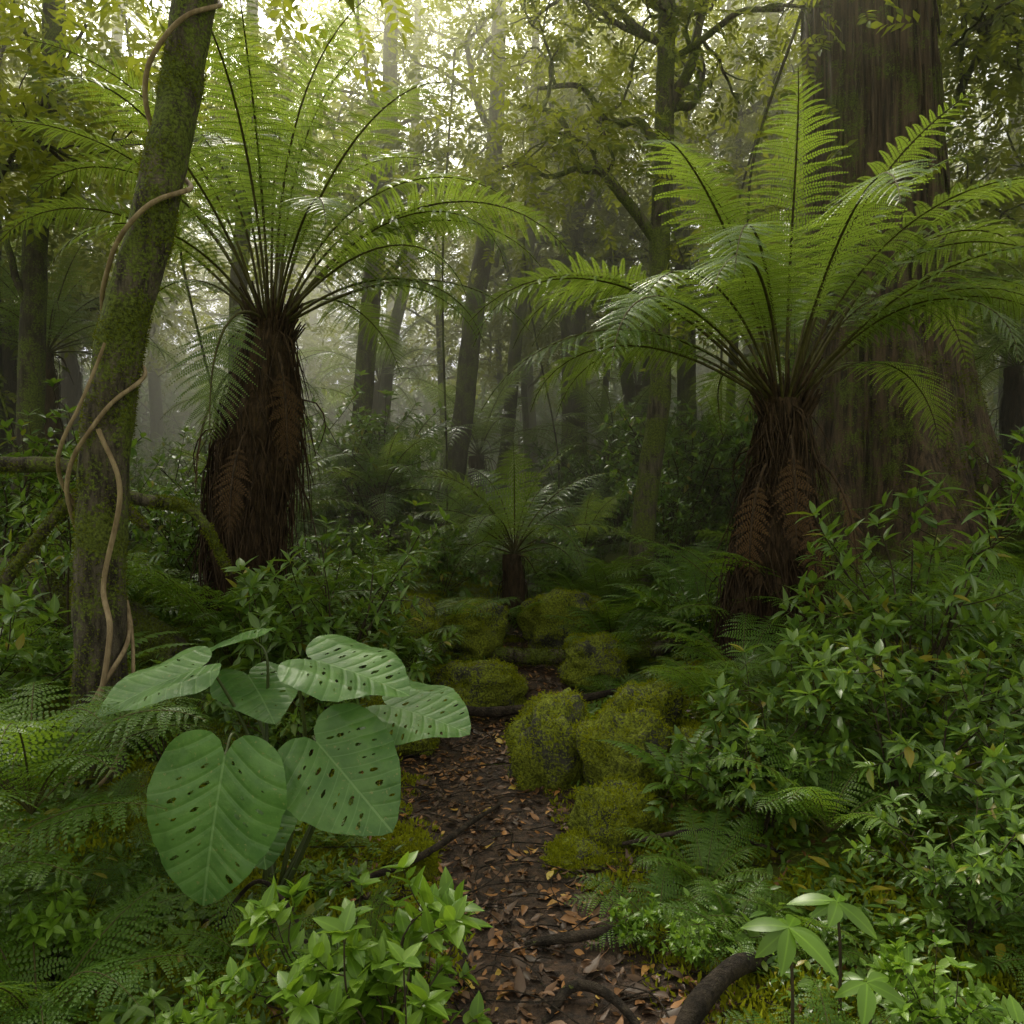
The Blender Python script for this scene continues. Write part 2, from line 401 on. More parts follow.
mbt = MB()
tube(mbt, [(0, 0, -.3), (.05, 0, 1.1), (0, .05, 2.2)], [.16, .2, .12], n=24, seg=14, mat=2, amp=.15, freq=3)
skirt(mbt, (0, 0, 0), (0, 0, 2.2), [.16, .2, .12], 120, 2)
for (az, L, e, dr, pl) in ring(7, D2(72), (1.7, 2.1), (1., 1.6), .4)+ring(8, D2(48), (1.7, 2.1), (1.4, 1.9), .4, a0=.3)+ring(5, D2(22), (1.4, 1.8), (1.2, 1.5), .36):
    frond(mbt, (0, 0, 2.2), az, L, e, dr, pl, npin=24, npl=10)
ME_tf = mbt.mesh('tree_fern_far', [M_fern, M_fernstem, M_fib, M_deadf])
for (x, y, hh, rz, sc) in [(.0, 8.8, -1.15, .3, .85), (-6.2, 10.5, .3, 1.2, 1.), (-8.4, 13, 1., 2., 1.2), (-3.9, 12, -.3, .7, .9), (7.6, 12, .2, .5, 1.), (5.2, 14.5, .6, 3., 1.1),
                          (-1.7, 10.3, -1.1, 2.2, .8), (1.6, 13.5, -.7, 1., 1.), (-3., 17, .2, 1.5, 1.2), (2.8, 18, .3, 4, 1.2), (9., 16, 1., 2., 1.3), (-10, 18, .8, 1.1, 1.3), (-.6, 14, -1.0, 1., 1.1), (6.3, 9.2, .4, 2.5, 1.),
                          (1.0, 10.6, -1.3, 1.9, .75), (-2.9, 9.0, -1.2, 0.4, .8)]:
    mkobj('tree_fern', ME_tf, (x, y, float(H(x, y))+hh), rz, sc, (rng.normal(0, .04), rng.normal(0, .04)))

def fern_mesh(kind):
    mb = MB()
    n = 11
    for k in range(n):
        az = 2*PI*k/n+rng.normal(0, .2)
        if kind == 0: frond(mb, (0, 0, 0), az, rng.uniform(.65, .95), rng.uniform(.7, 1.2), rng.uniform(.9, 1.5), .2, npin=22, npl=10, thick=.004)
        elif kind == 1: simple_frond(mb, (0, 0, 0), az, rng.uniform(.5, .8), rng.uniform(.7, 1.2), rng.uniform(.9, 1.5), .1)
        else: frond(mb, (0, 0, 0), az, rng.uniform(.35, .5), rng.uniform(.5, 1.1), rng.uniform(.8, 1.3), .13, npin=16, npl=8, thick=.003)
    return mb.mesh('fern_clump_%d' % kind, [M_gfern, M_fernstem])
FERN = [fern_mesh(k) for k in range(3)]
def put(name, me, x, y, sc=1., dz=0., rz=None, tilt=(0, 0)):
    return mkobj(name, me, (x, y, float(H(x, y))+dz), rng.uniform(0, 6.28) if rz is None else rz, sc, tilt)
for (x, y, k, sc, dz) in [(-1.75, 2.9, 0, 1.1, .45), (-1.4, 2.35, 0, .85, .0), (-2.0, 3.3, 0, 1.2, .3), (.55, 3.0, 2, .8, 0), (.8, 2.9, 2, .7, .02), (.85, 3.9, 1, .8, .15), (1.35, 3.4, 0, .8, .1),
                          (1.0, 8.0, 0, 1.2, 0), (.3, 8.2, 0, 1.1, 0), (1.5, 7.6, 1, 1.3, 0), (.8, 6.4, 2, 1., 0), (-.9, 6.6, 0, 1., 0), (-1.3, 7.4, 0, 1.2, .1), (-.4, 7.9, 1, 1.2, 0), (2.2, 2.9, 0, .9, 0),
                          (1.9, 8.6, 0, 1.4, 0), (-3.6, 6.0, 0, 1.4, .1), (-3.2, 5.2, 0, 1.1, .1), (3.6, 6.2, 0, 1.2, .2), (-2.6, 4.8, 1, 1.2, .1), (.9, 2.2, 2, .8, 0),
                          (.8, 3.3, 0, .55, .0), (1.2, 4.7, 0, .8, .2), (1.5, 5.2, 0, 1., .1), (-1.9, 2.6, 0, 1.1, .2), (-.6, 7.2, 0, 1., .1), (.9, 7.2, 0, 1., .1)]:
    put('ground_fern', FERN[k], x, y, sc, dz)

# ------------------------------------------------------------------ shrubs
def shrub_mesh(name, ns, h, spread, ll, T, mat, per=9, whorl=5, twigs=4, stemr=.007):
    mb = MB(); P=[]; D=[]; U=[]; S=[]
    for k in range(ns):
        a = rng.uniform(0, 2*PI); o = np.array([math.cos(a), math.sin(a), 0]); hh = h*rng.uniform(.45, 1.1); sp = spread*rng.uniform(.2, 1.)
        b = o*rng.uniform(0, .15)*spread
        pts = np.array([b, b+o*sp*.25+[0, 0, hh*.4], b+o*sp*.6+[0, 0, hh*.78]+rng.normal(0, .04, 3), b+o*sp+[0, 0, hh]])
        C = tube(mb, pts, [stemr, stemr*.4], n=14, seg=4, mat=1)
        brs = [C[3:]]
        for q in range(twigs):
            i0 = rng.integers(4, 13); d = nrm(o*rng.uniform(.0, .8)+rng.normal(0, .6, 3)+[0, 0, .5]); l = h*rng.uniform(.15, .35)
            brs.append(tube(mb, [C[i0], C[i0]+d*l*.5+[0, 0, -.01], C[i0]+d*l+[0, 0, .02*l]], [stemr*.5, stemr*.25], n=7, seg=3, mat=1))
        for B in brs:
            Tn = nrm(np.gradient(B, axis=0)); m = per
            idx = rng.uniform(.25, 1, m)*(len(B)-1.01); i0 = idx.astype(int); fr = (idx-i0)[:, None]
            p = B[i0]*(1-fr)+B[np.minimum(i0+1, len(B)-1)]*fr
            th = np.arange(m)*2.4+rng.uniform(0, 6); r1 = nrm(np.cross(Tn[i0], [.2, .3, 1.])); r2 = np.cross(Tn[i0], r1)
            d = r1*np.cos(th)[:, None]+r2*np.sin(th)[:, None]+Tn[i0]*.6+[0, 0, .1]
            P.append(p); D.append(d); S.append(rng.uniform(.5, 1.05, m)*ll)
            th = np.arange(whorl)*2*PI/whorl+rng.uniform(0, 6); e = Tn[-1]; r1 = nrm(np.cross(e, [.2, .3, 1.])); r2 = np.cross(e, r1)
            d = r1*np.cos(th)[:, None]+r2*np.sin(th)[:, None]+e*.55
            P.append(np.repeat(B[-1:], whorl, 0)); D.append(d); S.append(rng.uniform(.7, 1.1, whorl)*ll)
    P = np.concatenate(P); D = np.concatenate(D); S = np.concatenate(S)
    D = nrm(D); up = np.array([0, 0, 1.])+rng.normal(0, .25, D.shape)
    mb.scatter(T, frames(D, up), P, S, rng.random(len(P))*.97, 0)
    return mb.mesh(name, [mat, M_stem])
SH = [shrub_mesh('shrub_a', 14, 1.0, .6, .145, LEAF, M_leaf, per=6), shrub_mesh('shrub_b', 15, .8, .62, .115, LEAF, M_leaf, per=6),
      shrub_mesh('shrub_c', 11, .36, .2, .075, LEAFB, M_leafb, per=7, twigs=2, whorl=4, stemr=.004), shrub_mesh('shrub_d', 12, 1.3, .6, .14, LEAFN, M_leaf, stemr=.009),
      shrub_mesh('shrub_e', 20, 1.7, 1.0, .13, LEAF, M_leaf, per=9, twigs=6, stemr=.012)]
for (nm, k, x, y, sc, dz) in [
    ('leafy_shrub', 0, 1.35, 4.0, .8, -.1), ('leafy_shrub', 1, 1.75, 3.6, .85, 0), ('leafy_shrub', 1, 1.15, 3.7, .65, 0), ('leafy_shrub', 0, 2.1, 4.2, .85, 0), ('leafy_shrub', 1, 2.1, 3.1, .8, -.1),
    ('leafy_shrub', 3, 2.35, 4.7, 1.1, 0), ('leafy_shrub', 1, 1.6, 2.8, .55, 0), ('leafy_shrub', 0, 2.7, 3.8, .8, 0), ('leafy_shrub', 1, 2.9, 5.0, .9, 0),
    ('leafy_shrub', 3, -1.25, 5.5, 1.0, 0), ('leafy_shrub', 0, -1.55, 5.2, .9, 0), ('leafy_shrub', 1, -.95, 5.8, .9, 0), ('leafy_shrub', 1, -1.2, 4.7, .7, 0), ('leafy_shrub', 3, -3.1, 5.6, .9, 0),
    ('seedling_shrub', 2, -.36, 2.15, 1.2, 0), ('seedling_shrub', 2, -.55, 2.3, 1.0, 0), ('seedling_shrub', 2, -.85, 2.15, .6, 0), ('seedling_shrub', 2, -.3, 2.5, .7, 0), ('seedling_shrub', 2, .45, 2.9, .45, 0), ('seedling_shrub', 2, .62, 2.75, .4, 0),
    ('seedling_shrub', 2, 1.25, 2.35, .7, 0), ('seedling_shrub', 2, -1.5, 2.6, .7, 0),
    ('leafy_shrub', 4, -2.9, 7.6, .8, 0), ('leafy_shrub', 4, 1.9, 9.8, .7, 0), ('leafy_shrub', 4, -4.6, 7.2, 1., 0),
    ('leafy_shrub', 4, 5.6, 7.8, .9, 0), ('leafy_shrub', 1, -2.9, 4.3, 1.1, 0)]:
    put(nm, SH[k], x, y, sc, dz)

mb = MB()
for (cx, cy, cz, l, n) in [(.8, 2.3, .40, .17, 9), (1.0, 2.45, .40, .14, 7), (.98, 2.2, .30, .13, 7)]:
    zb = float(H(cx, cy)); tube(mb, [(cx+.02, cy+.03, zb), (cx+.01, cy, cz*.6), (cx, cy, cz)], [.006, .004], n=8, seg=5, mat=1)
    th = np.arange(n)*2.4+1.; el = rng.uniform(-.6, .1, n)
    D = np.stack([np.cos(th)*np.cos(el), np.sin(th)*np.cos(el), np.sin(el)], -1)
    mb.scatter(leaf_T(.36, droop=.3, fold=.08, rows=(0, .08, .2, .35, .5, .65, .8, .92, 1), prof=(.04, .3, .68, .95, 1, .88, .6, .28, .01)), frames(D, np.array([0, -.5, 1.])+rng.normal(0, .2, (n, 3))), np.tile([cx, cy, cz], (n, 1)), rng.uniform(.6, 1.1, n)*l, rng.random(n)*.3)
mb.obj('broadleaf_seedling', [M_leafb, M_stem])

# ------------------------------------------------------------------ giant heart-shaped leaves with holes
def elephant_mat():
    m, nt, nd, lk = newmat('elephant_ear_leaf')
    at = N(nt, 'ShaderNodeAttribute', _attribute_name='lc')
    sp = nd.new('ShaderNodeSeparateXYZ'); lk.new(at.outputs['Vector'], sp.inputs[0])
    u, v = sp.outputs[0], sp.outputs[1]
    au = math_(nt, 'ABSOLUTE', u)
    w = math_(nt, 'SUBTRACT', v, math_(nt, 'MULTIPLY', au, .75))
    w = math_(nt, 'ADD', w, math_(nt, 'MULTIPLY', math_(nt, 'MULTIPLY', au, au), .6))
    fr = math_(nt, 'ABSOLUTE', math_(nt, 'SUBTRACT', math_(nt, 'FRACT', math_(nt, 'MULTIPLY', w, 8.5)), .5))
    lat = math_(nt, 'SUBTRACT', 1., ramp(nt, fr, .0, .06))
    mid = math_(nt, 'SUBTRACT', 1., ramp(nt, au, .004, .014))
    vein = math_(nt, 'MAXIMUM', math_(nt, 'MULTIPLY', lat, .6), mid)
    ns = noise_(nt, 7, 5, .65); n2 = noise_(nt, 60, 4, .7)
    c = mixc(nt, ramp(nt, ns, .3, .7), (.055, .135, .028), (.125, .245, .058))
    c = mixc(nt, ramp(nt, n2, .6, .7), c, (.22, .23, .08))
    c = mixc(nt, math_(nt, 'MULTIPLY', vein, .5), c, (.24, .38, .15))
    p = N(nt, 'ShaderNodeBsdfPrincipled', Roughness=.42); lk.new(c, p.inputs['Base Color'])
    p.inputs['Specular IOR Level'].default_value = .45
    b = nd.new('ShaderNodeBump'); b.inputs['Strength'].default_value = .5; b.inputs['Distance'].default_value = .007
    puff = math_(nt, 'SUBTRACT', math_(nt, 'MULTIPLY', ramp(nt, fr, 0, .25), .5), math_(nt, 'MULTIPLY', mid, .6))
    lk.new(math_(nt, 'ADD', puff, math_(nt, 'MULTIPLY', ns, 2.)), b.inputs['Height']); lk.new(b.outputs[0], p.inputs['Normal'])
    t = nd.new('ShaderNodeBsdfTranslucent'); lk.new(mixc(nt, .5, c, (.14, .34, .05)), t.inputs[0])
    mx = nd.new('ShaderNodeMixShader'); mx.inputs[0].default_value = .25
    lk.new(p.outputs[0], mx.inputs[1]); lk.new(t.outputs[0], mx.inputs[2])
    o = nd.new('ShaderNodeOutputMaterial'); lk.new(mx.outputs[0], o.inputs[0])
    return m
M_ele = elephant_mat()
M_pet = leaf_mat('petiole', (.05, .07, .02), (.08, .1, .03), tf=.05, vein=0)

def heart_leaf(mb, center, tipdir, normal, L, W, seed, holes=16):
    r = np.random.default_rng(seed)
    half = [(0, .13), (.05, .05), (.14, .0), (.27, .01), (.39, .08), (.47, .2), (.5, .34), (.48, .48), (.42, .62), (.32, .76), (.2, .88), (.09, .96), (0, 1.0)]
    h = catmull([(a, b, 0) for a, b in half], 46)[:, :2]
    h[:, 0] = np.maximum(h[:, 0], 0); h[0, 0] = 0; h[-1, 0] = 0
    h[1:-1, 0] += r.normal(0, .004, 44)
    out = np.vstack([h, (h[1:-1]*[-1, 1])[::-1]])
    pts = [tuple(p) for p in out]; n0 = len(pts)
    edges = [(k, (k+1) % n0) for k in range(n0)]
    polys = []
    tries = 0
    while len(polys) < holes and tries < 600:
        tries += 1
        sg = r.choice([-1, 1]); au = r.uniform(.07, .38); w = (r.integers(0, 8)+1.0)/8.5
        v = w+au*.75-.6*au*au
        if v < .12 or v > .86: continue
        a = math.atan2(.7-.9*au, 1); l = r.uniform(.008, .04); b = l*r.uniform(.28, .5)
        c = np.array([au, v]); th = np.linspace(0, 2*PI, 10, endpoint=False)
        q = np.stack([np.cos(th)*l*math.cos(a)-np.sin(th)*b*math.sin(a), np.cos(th)*l*math.sin(a)+np.sin(th)*b*math.cos(a)], -1)*r.uniform(.75, 1.25, (10, 1))+c
        q[:, 0] *= sg
        lim = np.interp(q[:, 1], [.0, .08, .2, .34, .48, .62, .76, .88, 1], [.2, .39, .47, .5, .48, .42, .32, .2, 0])
        if (np.abs(q[:, 0]) > lim-.03).any() or any(np.linalg.norm(q.mean(0)-o.mean(0)) < .075 for o in polys): continue
        polys.append(q)
    for q in polys:
        s0 = len(pts); pts += [tuple(p) for p in q]; edges += [(s0+k, s0+(k+1) % 10) for k in range(10)]
    g = np.stack(np.meshgrid(np.linspace(-.5, .5, 37), np.linspace(0, 1, 37)), -1).reshape(-1, 2)
    def inside(p, poly):
        x, y = p[:, 0:1], p[:, 1:2]; a = poly; b = np.roll(poly, -1, 0)
        c = ((a[None, :, 1] > y) != (b[None, :, 1] > y)) & (x < (b[None, :, 0]-a[None, :, 0])*(y-a[None, :, 1])/(b[None, :, 1]-a[None, :, 1]+1e-12)+a[None, :, 0])
        return c.sum(1) % 2 == 1
    allb = np.array(pts)
    keep = inside(g, out) & (np.linalg.norm(g[:, None]-allb[None], axis=-1).min(1) > .012)
    for q in polys: keep &= ~inside(g, q)
    pts += [tuple(p) for p in g[keep]]
    vo, _, fo, *_ = delaunay_2d_cdt([Vector(p) for p in pts], edges, [], 0, 1e-6)
    vo = np.array([tuple(v) for v in vo]); fo = np.array([f for f in fo if len(f) == 3])
    cen = vo[fo].mean(1); ok = inside(cen, out)
    for q in polys: ok &= ~inside(cen, q)
    fo = fo[ok]
    u, v = vo[:, 0], vo[:, 1]
    z = .25*np.abs(u)**1.3-.14*np.clip(v-.3, 0, 1)**2-.45*np.clip(np.abs(u)-.28, 0, 1)
    w = v-np.abs(u)*.75+.6*u*u
    z = z+.005*np.abs(np.sin(w*8.5*PI+PI/2))*np.clip(np.abs(u)*6, 0, 1)+.03*np.sin(v*10+np.sign(u)*2+seed)*np.clip(np.abs(u)*2.2, 0, 1)**2
    P = np.stack([u*W, (v-.5)*L, z*L], -1)
    R = frames(np.array([tipdir], float), np.array([normal], float))[0]
    Wd = P@R.T+np.asarray(center)
    mb.add(Wd, fo, 0, np.stack([u, v, u*0], -1))
    att = np.array([0, (.13-.5)*L, 0])@R.T+np.asarray(center)
    return att, R
mb = MB()
root = np.array([-.95, 3.15, float(H(-.95, 3.15))-.02])
LE = [((-1.01, 2.7, .556), (-.12, -.15, -1), (.05, -1, .3), .58, .47, 1), ((-.59, 2.85, .65), (.6, -.35, -.5), (-.1, -.7, .65), .5, .44, 2),
      ((-.60, 3.0, 1.0), (.85, -.25, -.18), (.05, -.24, .9), .48, .48, 3), ((-.36, 3.15, .80), (.85, -.4, -.12), (-.1, -.27, .9), .44, .44, 4),
      ((-1.38, 3.1, .93), (-.8, -.5, -.3), (.0, -.25, .9), .46, .38, 5), ((-1.08, 3.4, .83), (.5, -.7, -.3), (.0, -.2, .9), .42, .36, 6),
      ((-1.25, 3.5, 1.02), (-.4, .2, -.1), (.1, -.2, .9), .4, .34, 8), ((-.95, 3.0, .42), (.3, -.6, -.5), (.1, -.5, .9), .34, .3, 9)]
for (c, td, nm, L, W, sd) in LE:
    att, R = heart_leaf(mb, c, td, nm, L, W, sd, 26 if sd < 5 else 10)
    back = att-R[:, 2]*.10-R[:, 1]*.05
    m1 = root+(att-root)*.5+np.array([rng.normal(0, .05), .12, .08])
    tube(mb, [root+rng.normal(0, .02, 3)*[1, 1, 0], m1, back, att], [.011, .009, .006, .004], n=22, seg=7, mat=1)
mb.obj('elephant_ear_plant', [M_ele, M_pet])

# ------------------------------------------------------------------ trees
def wander(p, d, L, n=6, wob=.25, grav=0.):
    P=[np.array(p, float)]; d = nrm(np.array(d, float))
    for k in range(n):
        d = nrm(d+rng.normal(0, wob, 3)+[0, 0, grav]); P.append(P[-1]+d*L/n)
    return np.array(P), d
def limb(mb, p, d, L, r, depth, tips, mat=1, wob=.25):
    P, e = wander(p, d, L, 6, wob, .03)
    tube(mb, P, [r, r*.55], n=12, seg=max(4, 3+depth*2), mat=mat, amp=.05)
    if depth <= 1:
        tips.append(P[3]); tips.append(P[5])
    tips.append(P[-1])
    if depth > 0:
        for k in range(rng.integers(2, 4)):
            i0 = rng.integers(2, 7)
            limb(mb, P[i0], nrm(e+rng.normal(0, .6, 3)), L*rng.uniform(.45, .7), r*.5, depth-1, tips, mat, wob)
def twig_T(n=9):
    mb = MB(); k = np.arange(n); p = np.stack([k*0, (k+1)/n*.9, -.1*((k+1)/n)**2], -1)
    sg = np.where(k % 2, 1, -1)
    D = np.stack([sg*1., np.full(n, .7), rng.normal(0, .25, n)], -1); D[-1] = (0, 1, -.2)
    mb.scatter(DIA, frames(D, np.tile([0, 0, 1.], (n, 1))+rng.normal(0, .3, (n, 3))), p, rng.uniform(.32, .46, n), rng.random(n))
    return np.concatenate(mb.V), mb.F[0][0], np.concatenate(mb.L)
TW = twig_T(9)
def foliage(mb, tips, per, rad, sz, mat=0, flat=.55):
    tips = np.array(tips); K = len(tips)*per
    o = rng.normal(0, 1, (K, 3))*[rad, rad, rad*flat]
    P = np.repeat(tips, per, 0)+o
    D = nrm(o+rng.normal(0, .5*rad, (K, 3)))+[0, 0, -.25]
    mb.scatter(TW, frames(D, np.array([0, 0, 1.])+rng.normal(0, .35, (K, 3))), P, rng.uniform(.7, 1.2, K)*sz, np.clip(np.repeat(rng.random(len(tips)), per)*.35+rng.random(K)*.3, 0, .6), mat)
def tree(name, pts, r, limbs, per=22, rad=.45, sz=.34, mats=None, link=True, depth=2, trunk_amp=.07, extra=None):
    mb = MB(); C = tube(mb, pts, r, n=60, seg=16, mat=1, amp=trunk_amp, freq=1.2); tips = []
    if extra: extra(mb, C, tips)
    for (t, az, el, L, rr_) in limbs:
        p = C[int(t*59)]; limb(mb, p, (math.cos(az)*math.cos(el), math.sin(az)*math.cos(el), math.sin(el)), L, rr_, depth, tips)
    if tips and per: foliage(mb, tips, per, rad, sz)
    me = mb.mesh(name, mats or [M_can, M_barkd])
    return mkobj(name, me) if link else me
def rl(n, t0, t1, L, r, el=(.0, .8)): return [(rng.uniform(t0, t1), rng.uniform(0, 2*PI), rng.uniform(*el), rng.uniform(.7, 1.3)*L, r*rng.uniform(.7, 1.2)) for _ in range(n)]
from mathutils import noise as mn
def moss_on(mb, V, C, n, mat, smin=.008, smax=.022, thr=.0, zmax=99):
    """moss blades growing on a tube surface"""
    seg = len(V)//len(C); no = nrm(V.reshape(len(C), seg, 3)-C[:, None]).reshape(-1, 3)
    k = rng.integers(0, len(V)-seg-1, n); f1 = rng.random((n, 1)); f2 = rng.random((n, 1))
    p = V[k]+(V[k+1]-V[k])*f1*((k % seg) < seg-1)[:, None]+(V[k+seg]-V[k])*f2
    ok = np.array([mn.noise(Vector(q)*3.5)+.35*mn.noise(Vector(q)*11) > thr for q in p]) & (p[:, 2] < zmax)
    p = p[ok]; m = no[k][ok]
    mb.scatter(DIA, frames(m+rng.normal(0, .6, m.shape), rr3(len(m))), p, rng.uniform(smin, smax, len(m)), rng.random(len(m))*.6, mat)

g = float(H(-2.1, 4.0))
LT = [(-2.13, 4.0, g-.2), (-2.08, 4.0, .5), (-2.06, 4.0, 1.6), (-1.98, 4.0, 2.4), (-1.80, 4.0, 3.1), (-1.68, 4.05, 3.8), (-1.6, 4.1, 4.6), (-1.5, 4.2, 6.), (-1.6, 4.3, 8.)]
mb = MB(); C = tube(mb, LT, [.17, .13, .115, .11, .11, .10, .10, .09, .07], n=120, seg=32, mat=1, amp=.07, freq=2.2, flute=lambda a, L, t: 1+.02*np.sin(a*7+L*4)+.015*np.sin(a*11-L*9))
moss_on(mb, mb.V[0], C, 26000, 2, thr=.02, zmax=5)
tips = []
for (t, az, el, L, rr_) in rl(4, .82, 1, 1.2, .04): limb(mb, C[int(t*119)], (math.cos(az), math.sin(az), el), L, rr_, 2, tips)
foliage(mb, tips, 4, .4, .3)
mb.obj('leaning_tree', [M_can, M_bark, M_mossd])
mb = MB()
def helix(C, r0, t0, t1, turns, ph, n=90, rv=.016, jit=.03):
    P=[]
    for k in range(n):
        t = t0+(t1-t0)*k/(n-1); i0 = int(t*(len(C)-1)); a = ph+turns*2*PI*k/(n-1)+.5*math.sin(k*.35)
        rad = r0+.012+jit*(.5+.5*math.sin(k*.5+ph))
        P.append(C[i0]+np.array([math.cos(a)*rad, math.sin(a)*rad, 0]))
    P = np.array(P); P[1:-1] = (P[:-2]+P[1:-1]*2+P[2:])/4
    tube(mb, P, [rv, rv*.9, rv*1.1, rv*.8], n=320, seg=8, amp=.08, freq=9)
helix(C, .12, .03, .86, 4.8, 1.0, rv=.012)
helix(C, .13, .0, .38, 1.3, 3.2, n=30, rv=.010, jit=.07)
tube(mb, [(-2.25, 3.8, 0.1), (-2.0, 3.75, .5), (-1.92, 3.8, 1.0), (-2.0, 3.9, 1.25), (-1.9, 3.86, 1.7), (-2.0, 3.85, 2.0)], [.012, .014, .012], n=50, seg=8, amp=.06)
mb.obj('twining_vine', [M_vine])

def fl(a, L, t):
    s = np.exp(-L*.75)
    return 1+.04*np.sin(a*9+1)+.03*np.sin(a*17+L*.3)+.02*np.sin(a*31-L*.4)+s*(.75*np.abs(np.sin(a*2.5+.6))**1.5+.25)+.02*np.sin(a*5+L*.5)
g = float(H(4.25, 9))
mb = MB(); C = tube(mb, [(4.35, 9, g-.4), (4.2, 9, 3), (4.05, 9, 6), (3.95, 9, 10), (3.95, 9, 20)], [1.0, .80, .70, .66, .64, .5], n=140, seg=150, mat=1, flute=fl)
moss_on(mb, mb.V[0], C, 60000, 2, .015, .05, .08, 3.6)
for k in range(260):
    a = rng.uniform(PI*1.0, 2*PI); z = rng.uniform(1.5, 9.5); cx = np.interp(z, [g, 3, 6, 10], [4.35, 4.2, 4.05, 3.95]); r0 = np.interp(z, [0, 3, 6, 10], [.95, .78, .69, .66])*1.04
    L = rng.uniform(.3, 1.3); w = rng.uniform(.008, .025); o = np.array([math.cos(a), math.sin(a), 0])
    p = np.array([cx, 9, z]); tube(mb, [p+o*r0*.98, p+o*(r0+.015)-[0, 0, L*.5], p+o*(r0+rng.uniform(0, .05))*1.0-[0, 0, L]+o*L*.015], [w, w*1.1, w*.4], n=6, seg=4, mat=1)
tips = []
for (t, az, el, L, rr_) in rl(6, .6, .95, 3., .12): limb(mb, np.array([3.95, 9, 3+t*14]), (math.cos(az), math.sin(az), el), L, rr_, 2, tips)
foliage(mb, tips, 6, .5, .35)
mb.obj('giant_cedar_tree', [M_can, M_big, M_mossd])

def ex1(mb, C, tips):
    for P, r in [([(1.68, 9, 4.6), (1.3, 8.9, 5.05), (1.0, 8.9, 5.4), (.75, 9, 5.5), (.55, 9.1, 6.1), (.1, 9.2, 6.3)], .07),
                 ([(1.7, 9, 5.6), (1.45, 9, 6.0), (1.1, 9.1, 6.05), (.8, 9.2, 6.5), (.3, 9.4, 6.6)], .06),
                 ([(1.72, 9, 6.1), (2.0, 9, 6.6), (2.2, 9.1, 7.4), (2.6, 9.2, 8.2)], .08), ([(1.66, 9, 4.0), (2.0, 9, 4.25), (2.2, 9, 4.8)], .035),
                 ([(.75, 9, 5.5), (.4, 8.9, 5.35), (.1, 8.9, 5.5), (-.3, 9, 5.4)], .035)]:
        Cc = tube(mb, P, [r, r*.7, r*.35], n=30, seg=8, mat=1, amp=.12, freq=3)
        for q in range(4):
            i0 = rng.integers(10, 30); limb(mb, Cc[i0], nrm(rng.normal(0, 1, 3)+[0, 0, .4]), rng.uniform(.5, 1.), r*.35, 1, tips)
g = float(H(1.5, 9))
tree('slender_branching_tree', [(1.45, 9, g-.2), (1.5, 9, 1.6), (1.68, 9, 3.), (1.66, 9, 4.4), (1.72, 9, 6), (1.75, 9, 8), (1.7, 9, 11)], [.17, .13, .12, .115, .11, .09, .05], rl(5, .68, 1, 1.5, .05), per=3, rad=.4, sz=.28, mats=[M_can, M_bark], extra=ex1)
def T(name, x0, x1, y, r, H1=11, bend=0., n=6, t0=.5, per=4, mats=None, L=2.0):
    g = float(H(x0, y)); sl = (x1-x0)
    pts = [(x0, y, g-.3), (x0+sl*.3+bend, y, g+1.6), (x0+sl*.62+bend*.4, y, g+3.6), (x0+sl, y+.2, g+6), (x0+sl*1.15, y+.3, g+H1)]
    tree(name, pts, [r*1.35, r, r*.95, r*.85, r*.5], rl(n, t0, 1, L, r*.35), per=per, mats=mats or [M_can, M_barkd], rad=.55, sz=.36)
for a in [(-2.44, -1.9, 12, .15, 11, 0, 5, .5, 3), (-1.2, -.3, 13, .17, 11, .1, 4, .5, 3), (-.5, .35, 14.5, .12, 11, .12, 4, .5, 3), (1.2, 1.15, 15, .25, 11, 0, 5, .5, 3), (3.1, 3.0, 14, .17), (-5.5, -5.3, 9, .14, 10, 0, 7, .4, 7), (-4.0, -3.7, 11, .12, 9, .1, 4, .6, 2),
          (-7.2, -7.4, 11, .25, 12, 0, 10, .35, 7), (6.2, 5.9, 11.5, .18, 11, 0, 9, .35, 7), (7.6, 7.9, 10.5, .2, 11, 0, 9, .3, 7), (2.4, 2.1, 16.5, .14, 12, .2), (5., 5.6, 17, .2, 12, -.2), (-3.4, -2.2, 17, .14, 12, .2),
          (-1.6, -1.7, 18, .08, 9, .1, 4), (.3, .2, 19, .08, 9, .1, 4), (1.9, 2.2, 17, .07, 8, -.1, 4), (-.2, -.4, 20, .09, 10, .1, 4), (-4.6, -4.4, 15, .09, 9, .1, 4), (4.0, 4.3, 15, .09, 9, 0, 4)]:
    T('rainforest_tree', *a)
mb = MB()
for (x, y, z0, z1) in [(-.9, 11, 2.2, 8), (-3.3, 8.5, 2.5, 7.5), (.6, 12, 2.5, 8.5), (3.0, 10.5, 2.3, 8), (-5.0, 8, 2, 6.5), (2.6, 8.6, 3.5, 7)]:
    tube(mb, [(x, y, z0-1.4), (x+rng.normal(0, .15), y, z0), (x+rng.normal(0, .25), y, (z0+z1)/2), (x+rng.normal(0, .4), y, z1)], [.012, .015, .018], n=40, seg=5, amp=.1, freq=2)
mb.obj('hanging_lianas', [M_barkd])
TREES = []
for k in range(4):
    mb = MB(); hh = 14+k
    w = rng.normal(0, .35, (5, 2))
    C = tube(mb, [(0, 0, -.5), (w[0, 0]*.5, w[0, 1]*.5, 3), (w[1, 0], w[1, 1], 6), (w[2, 0], w[2, 1], 10), (w[3, 0], w[3, 1], hh)], [.24, .19, .17, .13, .05], n=40, seg=10, mat=1, amp=.06)
    tips = []
    for (t, az, el, L, r_) in rl(13, .3, 1, 2.2, .06, (.0, .7)): limb(mb, C[int(t*39)], (math.cos(az), math.sin(az), el), L*(1.3-t*.5), r_, 1, tips)
    foliage(mb, tips, 7, .6, .42)
    TREES.append(mb.mesh('far_tree_%d' % k, [M_can, M_barkd]))
cnt = 0
pl_ = []
